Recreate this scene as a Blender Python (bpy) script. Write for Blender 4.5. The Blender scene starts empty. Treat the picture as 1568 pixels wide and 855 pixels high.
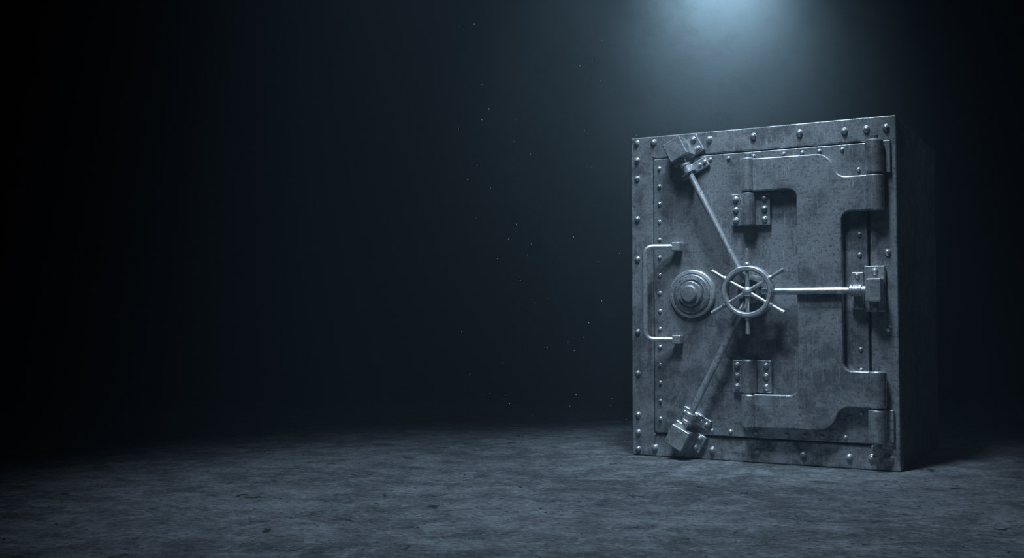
import bpy, bmesh, math, random
from mathutils import Vector, Matrix
random.seed(4)
scene = bpy.context.scene
scene.view_settings.view_transform = 'Standard'
scene.view_settings.look = 'None'

# ------------------------------------------------------------ materials
def new_mat(name):
    m = bpy.data.materials.new(name); m.use_nodes = True
    nt = m.node_tree; nt.nodes.clear()
    out = nt.nodes.new('ShaderNodeOutputMaterial')
    b = nt.nodes.new('ShaderNodeBsdfPrincipled')
    nt.links.new(b.outputs[0], out.inputs[0])
    return m, nt, b
def N(nt, t, **kw):
    n = nt.nodes.new(t)
    for k, v in kw.items(): setattr(n, k, v)
    return n
def noise(nt, vec, scale, detail=6, rough=.6, dist=0):
    n = N(nt, 'ShaderNodeTexNoise'); n.inputs['Scale'].default_value = scale
    n.inputs['Detail'].default_value = detail; n.inputs['Roughness'].default_value = rough
    n.inputs['Distortion'].default_value = dist
    nt.links.new(vec, n.inputs['Vector']); return n.outputs['Fac']
def ramp(nt, fac, stops):
    r = N(nt, 'ShaderNodeValToRGB'); e = r.color_ramp.elements
    while len(e) < len(stops): e.new(.5)
    for i, (p, c) in enumerate(stops):
        e[i].position = p
        e[i].color = (c, c, c, 1) if isinstance(c, (int, float)) else (*c, 1)
    nt.links.new(fac, r.inputs[0]); return r.outputs[0]
def mix(nt, a, b, fac, mode='MIX'):
    m = N(nt, 'ShaderNodeMix', data_type='RGBA', blend_type=mode)
    for s, v in ((0, fac), (6, a), (7, b)):
        if hasattr(v, 'links'): nt.links.new(v, m.inputs[s])
        else: m.inputs[s].default_value = v if s == 0 else (*v, 1)
    return m.outputs[2]
def coords(nt, scale=(1, 1, 1)):
    t = N(nt, 'ShaderNodeTexCoord'); mp = N(nt, 'ShaderNodeMapping')
    mp.inputs['Scale'].default_value = scale
    nt.links.new(t.outputs['Object'], mp.inputs[0]); return mp.outputs[0]

def steel(name, base, dark, rough, metallic, grime=.6):
    m, nt, b = new_mat(name)
    v = coords(nt)
    big = noise(nt, v, 2.2, 10, .68, .4)
    mid = noise(nt, v, 9, 12, .74, .5)
    fine = noise(nt, v, 70, 5, .7)
    scr = noise(nt, coords(nt, (60, 60, 3)), 2.2, 6, .7, .3)
    scr2 = noise(nt, coords(nt, (4, 4, 70)), 1.6, 5, .7, .5)
    c = mix(nt, dark, base, ramp(nt, big, [(.42, 0), (.56, 1)]))
    c = mix(nt, c, tuple(min(1, x*1.6) for x in base), ramp(nt, mid, [(.49, 0), (.62, .85)]))
    c = mix(nt, c, tuple(x*.4 for x in dark), ramp(nt, mid, [(.37, grime), (.49, 0)]))
    c = mix(nt, c, tuple(min(1, x*1.9) for x in base), ramp(nt, scr, [(.57, 0), (.67, .55)]))
    c = mix(nt, c, tuple(x*.4 for x in dark), ramp(nt, scr2, [(.56, 0), (.67, .5)]))
    c = mix(nt, c, tuple(x*.35 for x in dark), ramp(nt, fine, [(.35, .7), (.47, 0)]))
    nt.links.new(c, b.inputs['Base Color'])
    b.inputs['Metallic'].default_value = metallic
    r = ramp(nt, mid, [(.38, min(1, rough+.2)), (.62, rough-.1)])
    nt.links.new(r, b.inputs['Roughness'])
    bp = N(nt, 'ShaderNodeBump'); bp.inputs['Strength'].default_value = .25
    bp.inputs['Distance'].default_value = .004
    nt.links.new(mid, bp.inputs['Height'])
    bp2 = N(nt, 'ShaderNodeBump'); bp2.inputs['Strength'].default_value = .3
    bp2.inputs['Distance'].default_value = .0015
    nt.links.new(fine, bp2.inputs['Height']); nt.links.new(bp.outputs[0], bp2.inputs['Normal'])
    nt.links.new(bp2.outputs[0], b.inputs['Normal'])
    return m
M_BODY = steel('painted_steel_body', (.32, .332, .345), (.17, .178, .19), .44, .65, .85)
M_DOOR = steel('worn_steel_door', (.32, .332, .35), (.165, .174, .188), .40, .7, .85)
M_HINGE = steel('worn_steel_hinge', (.40, .412, .43), (.22, .232, .248), .38, .75, .8)
M_BRIGHT = steel('polished_steel', (.60, .62, .64), (.40, .42, .44), .36, .8, .35)
M_RIVET = steel('rivet_steel', (.45, .465, .48), (.27, .282, .295), .38, .7, .4)
M_SIDE = steel('shade_toned_steel', (.11, .12, .13), (.07, .077, .084), .75, .2)  # shade of the safe's unlit side put into the colour; dial ticks share it

# floor
M_FLOOR, nt, b = new_mat('concrete_floor')
v = coords(nt)
big = noise(nt, v, .6, 8, .65, .5); mid = noise(nt, v, 4.5, 12, .76, .4); fine = noise(nt, v, 34, 8, .8)
pit = noise(nt, v, 9, 4, .55, 1.0); pit2 = noise(nt, v, 28, 3, .5, .6)
c = mix(nt, (.062, .069, .077), (.112, .122, .132), ramp(nt, big, [(.42, 0), (.58, 1)]))
c = mix(nt, c, (.19, .203, .216), ramp(nt, mid, [(.5, 0), (.62, .85)]))
c = mix(nt, c, (.032, .036, .04), ramp(nt, mid, [(.38, .85), (.49, 0)]))
c = mix(nt, c, (.018, .02, .023), ramp(nt, fine, [(.39, .85), (.49, 0)]))
c = mix(nt, c, (.26, .275, .29), ramp(nt, fine, [(.55, 0), (.64, .7)]))
c = mix(nt, c, (.008, .009, .01), ramp(nt, pit, [(.315, 1), (.34, 0)]))
c = mix(nt, c, (.008, .009, .01), ramp(nt, pit2, [(.30, 1), (.33, 0)]))
nt.links.new(c, b.inputs['Base Color'])
nt.links.new(ramp(nt, mid, [(.35, .8), (.65, .55)]), b.inputs['Roughness'])
bp = N(nt, 'ShaderNodeBump'); bp.inputs['Strength'].default_value = .3; bp.inputs['Distance'].default_value = .010
nt.links.new(mid, bp.inputs['Height'])
bp2 = N(nt, 'ShaderNodeBump'); bp2.inputs['Strength'].default_value = .75; bp2.inputs['Distance'].default_value = .009
nt.links.new(fine, bp2.inputs['Height']); nt.links.new(bp.outputs[0], bp2.inputs['Normal'])
nt.links.new(bp2.outputs[0], b.inputs['Normal'])

# walls
M_WALL, nt, b = new_mat('dark_plaster_wall')
v = coords(nt)
big = noise(nt, v, .5, 6, .6, .3); mid = noise(nt, v, 4, 8, .7, .3); fine = noise(nt, v, 40, 4, .7)
c = mix(nt, (.075, .088, .095), (.10, .115, .122), ramp(nt, big, [(.3, 0), (.7, 1)]))
c = mix(nt, c, (.06, .07, .075), ramp(nt, mid, [(.3, .5), (.5, 0)]))
nt.links.new(c, b.inputs['Base Color']); b.inputs['Roughness'].default_value = .9
b.inputs['Specular IOR Level'].default_value = .2
bp = N(nt, 'ShaderNodeBump'); bp.inputs['Strength'].default_value = .25; bp.inputs['Distance'].default_value = .01
nt.links.new(fine, bp.inputs['Height']); nt.links.new(bp.outputs[0], b.inputs['Normal'])

M_DUST, nt, b = new_mat('dust'); b.inputs['Base Color'].default_value = (.6, .62, .65, 1)

# ------------------------------------------------------------ mesh helpers
def finish(bm, name, mat, parent=None, bevel=0, angle=35, seg=2):
    bmesh.ops.recalc_face_normals(bm, faces=bm.faces)
    me = bpy.data.meshes.new(name); bm.to_mesh(me); bm.free()
    me.shade_smooth(); me.set_sharp_from_angle(angle=math.radians(angle))
    o = bpy.data.objects.new(name, me); scene.collection.objects.link(o)
    me.materials.append(mat)
    if parent: o.parent = parent
    if bevel:
        md = o.modifiers.new('bevel', 'BEVEL'); md.width = bevel; md.segments = seg
        md.limit_method = 'ANGLE'; md.angle_limit = math.radians(40); md.harden_normals = True
    return o
def add_box(bm, x0, x1, y0, y1, z0, z1, M=None):
    vs = [Vector((x, y, z)) for x in (x0, x1) for y in (y0, y1) for z in (z0, z1)]
    if M: vs = [M @ p for p in vs]
    vs = [bm.verts.new(p) for p in vs]
    for f in ((0,1,3,2),(4,6,7,5),(0,4,5,1),(2,3,7,6),(0,2,6,4),(1,5,7,3)):
        bm.faces.new([vs[i] for i in f])
def add_lathe(bm, prof, M, n=48, cap=True):
    rings = []
    for r, h in prof:
        if r < 1e-6: rings.append([bm.verts.new(M @ Vector((0, 0, h)))]); continue
        rings.append([bm.verts.new(M @ Vector((r*math.cos(2*math.pi*i/n), r*math.sin(2*math.pi*i/n), h))) for i in range(n)])
    for a, b_ in zip(rings, rings[1:]):
        for i in range(n):
            j = (i+1) % n
            if len(b_) == 1 and len(a) == 1: continue
            if len(b_) == 1: bm.faces.new((a[i], a[j], b_[0]))
            elif len(a) == 1: bm.faces.new((a[0], b_[j], b_[i]))
            else: bm.faces.new((a[i], a[j], b_[j], b_[i]))
    if cap:
        if len(rings[0]) > 1: bm.faces.new(rings[0][::-1])
        if len(rings[-1]) > 1: bm.faces.new(rings[-1])
def add_lathe_closed(bm, prof, M, n=64):
    rings = [[bm.verts.new(M @ Vector((r*math.cos(2*math.pi*i/n), r*math.sin(2*math.pi*i/n), h))) for i in range(n)] for r, h in prof]
    for k in range(len(rings)):
        a, b_ = rings[k], rings[(k+1) % len(rings)]
        for i in range(n):
            j = (i+1) % n; bm.faces.new((a[i], a[j], b_[j], b_[i]))
def axisM(p, d):
    q = Vector((0, 0, 1)).rotation_difference(Vector(d).normalized())
    return Matrix.Translation(p) @ q.to_matrix().to_4x4()
def OUT(u, v, y=0):  # +Z -> out of face (-y)
    return Matrix.Translation((u, y, v)) @ Matrix.Rotation(math.radians(90), 4, 'X')
def add_rod(bm, p0, p1, r0, r1=None, n=24):
    p0, p1 = Vector(p0), Vector(p1); L = (p1-p0).length; r1 = r0 if r1 is None else r1
    e = min(r0, r1)*.2
    add_lathe(bm, [(r0-e, 0), (r0, e), (r1, L-e), (r1-e, L)], axisM(p0, p1-p0), n)
def add_rivet(bm, u, v, y, r=.016):
    add_lathe(bm, [(r*1.12, -.002), (r*1.12, r*.12), (r*.97, r*.22), (r*.88, r*.5), (r*.65, r*.78), (r*.33, r*.93), (0, r*.97)], OUT(u, v, y), 18)
def add_tube(bm, pts, r, n=20):
    pts = [Vector(p) for p in pts]; rings = []
    t0 = (pts[1]-pts[0]).normalized()
    nrm = t0.orthogonal().normalized(); prev = t0
    for i, p in enumerate(pts):
        t = ((pts[min(i+1, len(pts)-1)]-pts[max(i-1, 0)])).normalized()
        nrm = prev.rotation_difference(t) @ nrm; prev = t
        bi = t.cross(nrm)
        rings.append([bm.verts.new(p + r*(math.cos(a)*nrm+math.sin(a)*bi)) for a in [2*math.pi*k/n for k in range(n)]])
    for a, b_ in zip(rings, rings[1:]):
        for k in range(n):
            j = (k+1) % n; bm.faces.new((a[k], a[j], b_[j], b_[k]))
    bm.faces.new(rings[0][::-1]); bm.faces.new(rings[-1])
def fillet(points, seg=8):
    out = []; n = len(points)
    for i, (x, z, r) in enumerate(points):
        p = Vector((x, z))
        if r == 0: out.append(p); continue
        a = Vector(points[i-1][:2])-p; b_ = Vector(points[(i+1) % n][:2])-p
        ang = a.angle(b_); d = r/math.tan(ang/2)
        pa = p+a.normalized()*d; pb = p+b_.normalized()*d
        c = p+(a.normalized()+b_.normalized()).normalized()*(r/math.sin(ang/2))
        a0 = math.atan2(*(pa-c).yx); a1 = math.atan2(*(pb-c).yx)
        da = (a1-a0+math.pi) % (2*math.pi)-math.pi
        for k in range(seg+1):
            t = a0+da*k/seg; out.append(c+Vector((math.cos(t), math.sin(t)))*r)
    return out
def add_prism(bm, pts, y0, y1):
    f = [bm.verts.new((p[0], y0, p[1])) for p in pts]; k = [bm.verts.new((p[0], y1, p[1])) for p in pts]
    bm.faces.new(f); bm.faces.new(k[::-1])
    for i in range(len(pts)):
        j = (i+1) % len(pts); bm.faces.new((f[i], k[i], k[j], f[j]))

# ------------------------------------------------------------ room
def plane_obj(name, mat, box):
    bm = bmesh.new(); add_box(bm, *box); return finish(bm, name, mat)
XL, XR, YF, YB, ZC = -8.0, 7.0, -3.0, 12.2, 6.6
plane_obj('floor', M_FLOOR, (XL, XR, YF, YB, -.2, 0))
plane_obj('wall_back', M_WALL, (XL, XR, YB, YB+.2, 0, ZC))
plane_obj('wall_left', M_WALL, (XL-.2, XL, YF, YB, 0, ZC))
plane_obj('wall_right', M_WALL, (XR, XR+.2, YF, YB, 0, ZC))
plane_obj('wall_front', M_WALL, (XL, XR, YF-.2, YF, 0, ZC))
plane_obj('ceiling', M_WALL, (XL, XR, YF, YB, ZC, ZC+.2))

# ------------------------------------------------------------ safe
W, H, DEP = 1.615, 2.0, 1.40
safe = bpy.data.objects.new('vault_safe', None); scene.collection.objects.link(safe)
safe.location = (.754, 6.90, 0); safe.rotation_euler = (0, 0, math.radians(-29.7))
CV, CU = 1.011, .80      # spindle centre

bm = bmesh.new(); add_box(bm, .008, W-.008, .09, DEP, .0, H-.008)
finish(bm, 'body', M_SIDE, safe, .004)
bm = bmesh.new()
o = [(0, 0), (W, 0), (W, H), (0, H)]; i_ = [(.15, .14), (1.463, .14), (1.463, 1.86), (.15, 1.86)]
def rv(l, y): return [bm.verts.new((p[0], y, p[1])) for p in l]
of, ob, jf, jb = rv(o, 0), rv(o, .095), rv(i_, 0), rv(i_, .095)
for k in range(4):
    j = (k+1) % 4
    bm.faces.new((of[k], of[j], jf[j], jf[k])); bm.faces.new((ob[k], jb[k], jb[j], ob[j]))
    bm.faces.new((of[k], ob[k], ob[j], of[j])); bm.faces.new((jf[k], jf[j], jb[j], jb[k]))
finish(bm, 'door_frame', M_BODY, safe, .010, seg=3)
bm = bmesh.new(); add_box(bm, .158, 1.455, -.014, .09, .148, 1.852)
finish(bm, 'door_panel', M_DOOR, safe, .007)
DY = -.014
bm = bmesh.new()
for v_ in (1.965, 1.855, 1.74, 1.482, 1.228, .772, .512, .253, .143, .04): add_rivet(bm, .043, v_, 0, .017)
for u_, v_ in ((.155, 1.96), (.52, 1.95), (.795, 1.945), (1.072, 1.94), (1.33, 1.93), (1.452, 1.93), (1.56, 1.93), (1.56, 1.83)): add_rivet(bm, u_, v_, 0, .019)
for u_, v_ in ((.155, .055), (.525, .06), (.80, .065), (1.075, .065), (1.335, .065), (1.46, .07), (1.56, .07), (1.56, .16)): add_rivet(bm, u_, v_, 0, .019)
for v_ in (1.225, .80): add_rivet(bm, 1.56, v_, 0, .018)
finish(bm, 'frame_rivets', M_RIVET, safe)
bm = bmesh.new()
for k in range(15):
    v_ = .235+k*(1.79-.235)/14
    add_rivet(bm, .198, v_, DY, .012)
for u_ in (.53, .645, .80, .98, 1.09, 1.19, 1.32): 
    add_rivet(bm, u_, 1.822, DY, .012); add_rivet(bm, u_, .178, DY, .012)
for v_ in (1.70, 1.33, 1.215, .68, .56, .32): add_rivet(bm, 1.41, v_, DY, .012)
finish(bm, 'door_rivets', M_RIVET, safe)

# crane hinge plate (C shape with two right-hand arms)
bm = bmesh.new()
c0 = 1.008
top = [(.80, 1.803-c0, 0), (1.255, 1.800-c0, .10), (1.305, 1.662-c0, .07), (1.50, 1.662-c0, 0), (1.50, 1.458-c0, 0), (1.325, 1.458-c0, .05)]
inn = [(1.068, 1.605-c0, .05), (.80, 1.605-c0, 0)]
pts = [(x, c0+z, r) for x, z, r in top] + [(x, c0-z, r) for x, z, r in reversed(top)] + \
      [(x, c0-z, r) for x, z, r in reversed(inn)] + [(x, c0+z, r) for x, z, r in inn]
add_prism(bm, fillet(pts, 10), -.078, DY-.012)
finish(bm, 'crane_hinge_plate', M_HINGE, safe, .010, 30, 3)
bm = bmesh.new()
def barrel(u, v0, v1, r, y):
    add_lathe(bm, [(r-.008, 0), (r, .008), (r, v1-v0-.008), (r-.008, v1-v0)], Matrix.Translation((u, y, v0)), 40)
for s in (1, -1):
    for (u, a, b_, r, y) in ((.775, 1.608, 1.808, .047, -.052), (1.503, 1.458, 1.662, .052, -.05)):
        lo, hi = sorted((c0+s*(a-c0), c0+s*(b_-c0))); barrel(u, lo, hi, r, y)
finish(bm, 'hinge_arm_knuckles', M_HINGE, safe)
bm = bmesh.new()
for s in (1, -1):
    for (u, a, b_, r, y) in ((.775, 1.404, 1.603, .045, -.052), (1.503, 1.668, 1.86, .050, -.05)):
        lo, hi = sorted((c0+s*(a-c0), c0+s*(b_-c0))); barrel(u, lo, hi, r, y)
    for u, vv in ((.775, 1.82), (1.503, 1.872)):
        z = c0+s*(vv-c0); add_lathe(bm, [(.022, -.016), (.022, .012), (.014, .018)] if s > 0 else [(.014, -.018), (.022, -.012), (.022, .016)], Matrix.Translation((u, -.05, z)), 20)
finish(bm, 'hinge_bracket_barrels', M_HINGE, safe)
bm = bmesh.new()
for s in (1, -1):
    lo, hi = sorted((c0+s*(1.408-c0), c0+s*(1.598-c0)))
    add_box(bm, .668, .905, DY-.028, DY, lo, hi)
    lo, hi = sorted((c0+s*(1.672-c0), c0+s*(1.855-c0)))
    add_box(bm, 1.468, 1.585, -.022, .0, lo, hi)
finish(bm, 'hinge_base_plates', M_HINGE, safe, .005)
bm = bmesh.new()
for s in (1, -1):
    for k in (1.44, 1.503, 1.566):
        z = c0+s*(k-c0)
        add_rivet(bm, .697, z, DY-.028, .017); add_rivet(bm, .872, z, DY-.028, .017)
finish(bm, 'hinge_rivets', M_RIVET, safe)

# locking rods
RY = -.09
def dirv(a): return Vector((math.cos(math.radians(a)), 0, math.sin(math.radians(a))))
hub = Vector((CU, RY, CV))
for idx, (ang, Lg, Lb, side) in enumerate(((117.3, .845, .975, -1), (-117.3, .845, .975, 1), (0, .600, .695, 1))):
    d = dirv(ang)
    bm = bmesh.new()
    add_rod(bm, hub+d*.05, hub+d*(Lb+.02), .020)
    finish(bm, 'locking_rod_%d' % (idx+1), M_BRIGHT, safe)
    R = Matrix.Translation((CU, 0, CV)) @ Matrix.Rotation(-math.radians(ang), 4, 'Y')
    bm = bmesh.new()
    p0, p1 = (-.075, .12) if side > 0 else (-.12, .075)
    if idx == 2: p0, p1 = -.11, .11
    gt = DY
    add_box(bm, Lg-.034, Lg+.034, gt-.022, gt, p0 if idx < 2 else -.105, p1 if idx < 2 else .105, R)
    add_box(bm, Lg-.024, Lg+.024, RY+.012, gt, -.034, .034, R)
    add_box(bm, Lb-.06, Lb+.055, -.030, .0, (p0*1.12 if idx < 2 else -.12), (p1*1.12 if idx < 2 else .14), R)
    if idx < 2:
        add_box(bm, Lb-.055, Lb+.072, RY-.050, -.02, -.062, .062, R)
    else:
        add_box(bm, Lb-.035, Lb+.05, RY-.035, -.02, -.065, .065, R)
    finish(bm, 'rod_bracket_%d' % (idx+1), M_RIVET, safe, .008, seg=3)
    bm = bmesh.new()
    for a, r in ((Lg-.03, .034), (Lg+.018, .034)):
        add_lathe(bm, [(r-.004, 0), (r, .004), (r, .016), (r-.004, .02)], axisM(hub+d*a, d), 28)
    add_lathe(bm, [(.030, 0), (.030, .05)], axisM(hub+d*(Lg-.025), d), 28)
    if idx == 2: add_lathe(bm, [(.026, 0), (.026, .04)], axisM(hub+d*(Lb-.07), d), 28)
    finish(bm, 'rod_collar_%d' % (idx+1), M_BRIGHT, safe)
    bm = bmesh.new()
    def lr(a, z, y, r=.014):
        p = R @ Vector((a, y, z)); add_rivet(bm, p.x, p.z, p.y, r)
    if idx < 2:
        zz = side
        for a in (Lb-.035, Lb+.03): lr(a, zz*.10, -.030, .018)
        for a in (Lg,): lr(a, zz*.065, gt-.022, .013); lr(a, zz*.10, gt-.022, .013); lr(a, -zz*.055, gt-.022, .012)
    else:
        for z in (.085, -.085): lr(Lg, z, gt-.022, .014)
        for z in (.108, -.095): lr(Lb, z, -.030, .018)
    finish(bm, 'bracket_rivets_%d' % (idx+1), M_RIVET, safe)

# spindle hub + hand wheel
bm = bmesh.new()
add_lathe(bm, [(.10, 0), (.10, .02), (.09, .028), (.07, .03), (.07, .092), (.06, .098), (.035, .10), (.03, .15)], OUT(CU, CV, DY), 48)
finish(bm, 'spindle_hub', M_SIDE, safe)  # dark tone stands in for the shade inside the wheel ring
WY = -.155
bm = bmesh.new()
Mw = OUT(CU, CV, WY)
add_lathe_closed(bm, [(.122, -.038), (.128, -.043), (.146, -.043), (.153, -.036), (.155, -.005), (.150, .014), (.144, .020), (.130, .020), (.124, .014), (.121, 0)], Mw, 72)
add_lathe(bm, [(.020, -.03), (.028, -.02), (.028, .012), (.022, .020), (.010, .024), (0, .025)], Mw, 32)
c_ = Vector((CU, WY, CV))
for k in range(6):
    d = dirv(30+60*k)
    add_rod(bm, c_+d*.02, c_+d*.13, .013, .010, 16)
    add_rod(bm, c_+d*.148, c_+d*.250, .010, .0135, 16)
    add_lathe(bm, [(.016, 0), (.016, .012), (.011, .02)], axisM(c_+d*.150, d), 16)
finish(bm, 'hand_wheel', M_BRIGHT, safe)

# combination dial
DU, DV = .413, 1.006
bm = bmesh.new()
add_lathe(bm, [(.146, 0), (.146, .014), (.140, .021), (.128, .024), (.124, .019), (.118, .019)], OUT(DU, DV, DY), 72)
finish(bm, 'dial_flange', M_BRIGHT, safe)
bm = bmesh.new()
add_lathe(bm, [(.117, .012), (.117, .028), (.112, .034), (.088, .039), (.084, .032), (.078, .032), (.075, .052), (.071, .057), (.052, .059), (.048, .072), (.044, .077), (.030, .078), (0, .077)], OUT(DU, DV, DY), 72)
finish(bm, 'dial_knob', M_HINGE, safe, 0, 25)
bm = bmesh.new()
for k in range(60):
    a = 2*math.pi*k/60; L = .012 if k % 5 == 0 else .007
    M = OUT(DU, DV, DY) @ Matrix.Rotation(a, 4, 'Z') @ Matrix.Translation((.109, 0, .0349)) @ Matrix.Rotation(math.radians(12), 4, 'Y')
    add_box(bm, -L, 0, -.0012, .0012, -.002, .0014, M)
finish(bm, 'dial_ticks', M_SIDE, safe)

# pull handle
bm = bmesh.new()
def arc(p0, p1, p2, n=8):
    return [(p0*(1-t)**2+p1*2*t*(1-t)+p2*t*t) for t in [k/n for k in range(n+1)]]
a = Vector((.33, -.045, CV+.285)); c1 = Vector((.14, -.115, CV+.285)); c2 = Vector((.14, -.115, CV-.285)); e = Vector((.33, -.045, CV-.285))
dd = (a-c1).normalized()*.055
path = [a]+arc(c1+dd, c1, c1+Vector((0, 0, -.055)))+arc(c2+Vector((0, 0, .055)), c2, c2+dd)+[e]
add_tube(bm, path, .0165)
finish(bm, 'pull_handle', M_BRIGHT, safe)
bm = bmesh.new()
for z in (CV+.285, CV-.285):
    add_box(bm, .295, .35, -.072, DY, z-.026, z+.026)
finish(bm, 'handle_mounts', M_BRIGHT, safe, .006)

# dust motes drifting in the lit air left of the safe
bm = bmesh.new()
for k in range(60):
    p = Vector((random.uniform(-.3, .66), random.uniform(5.2, 7.8), random.uniform(.2, 2.6)))
    bmesh.ops.create_icosphere(bm, subdivisions=1, radius=random.choice((.0015, .002, .0025, .0035)), matrix=Matrix.Translation(p))
finish(bm, 'dust_motes', M_DUST)

# ------------------------------------------------------------ lights
def spot(name, loc, target, power, size, color, radius, blend=1):
    l = bpy.data.lights.new(name, 'SPOT'); l.energy = power; l.spot_size = math.radians(size)
    l.spot_blend = blend; l.color = color; l.shadow_soft_size = radius
    o = bpy.data.objects.new(name, l); scene.collection.objects.link(o); o.location = loc
    o.rotation_euler = (Vector(target)-Vector(loc)).to_track_quat('-Z', 'Y').to_euler(); return o
BL = (.58, .79, 1.0)
spot('key_spot', (-.2, 4.2, 6.0), (.45, 5.45, .0), 1650, 58, BL, .5)
spot('top_spot', (1.0, 5.3, 5.0), (1.35, 6.5, 1.7), 900, 40, BL, .25)
spot('wall_spot', (2.4, 11.3, 5.15), (2.4, 12.2, 4.45), 420, 92, (.52, .79, 1.0), .35)
spot('wall_wash', (2.0, 9.0, 6.0), (2.0, 12.2, 3.9), 330, 72, (.50, .78, 1.0), .5)  # added wide light to lift the wall around the safe, no fixture
spot('side_fill', (5.2, 5.0, 5.5), (2.6, 7.0, 1.9), 70, 44, BL, .5)
w = bpy.data.worlds.new('world'); scene.world = w; w.use_nodes = True
nt = w.node_tree
nt.nodes['Background'].inputs[0].default_value = (.002, .004, .006, 1)
vs = nt.nodes.new('ShaderNodeVolumeScatter'); vs.inputs['Density'].default_value = .012
vs.inputs['Color'].default_value = (.62, .85, 1, 1); vs.inputs['Anisotropy'].default_value = .1
nt.links.new(vs.outputs[0], nt.nodes['World Output'].inputs['Volume'])

# ------------------------------------------------------------ camera
cam = bpy.data.cameras.new('camera'); co = bpy.data.objects.new('camera', cam)
scene.collection.objects.link(co); scene.camera = co
cam.sensor_width = 36; cam.lens = 38.43
co.location = (0, 0, .833); co.rotation_euler = (math.radians(92.26), 0, 0)
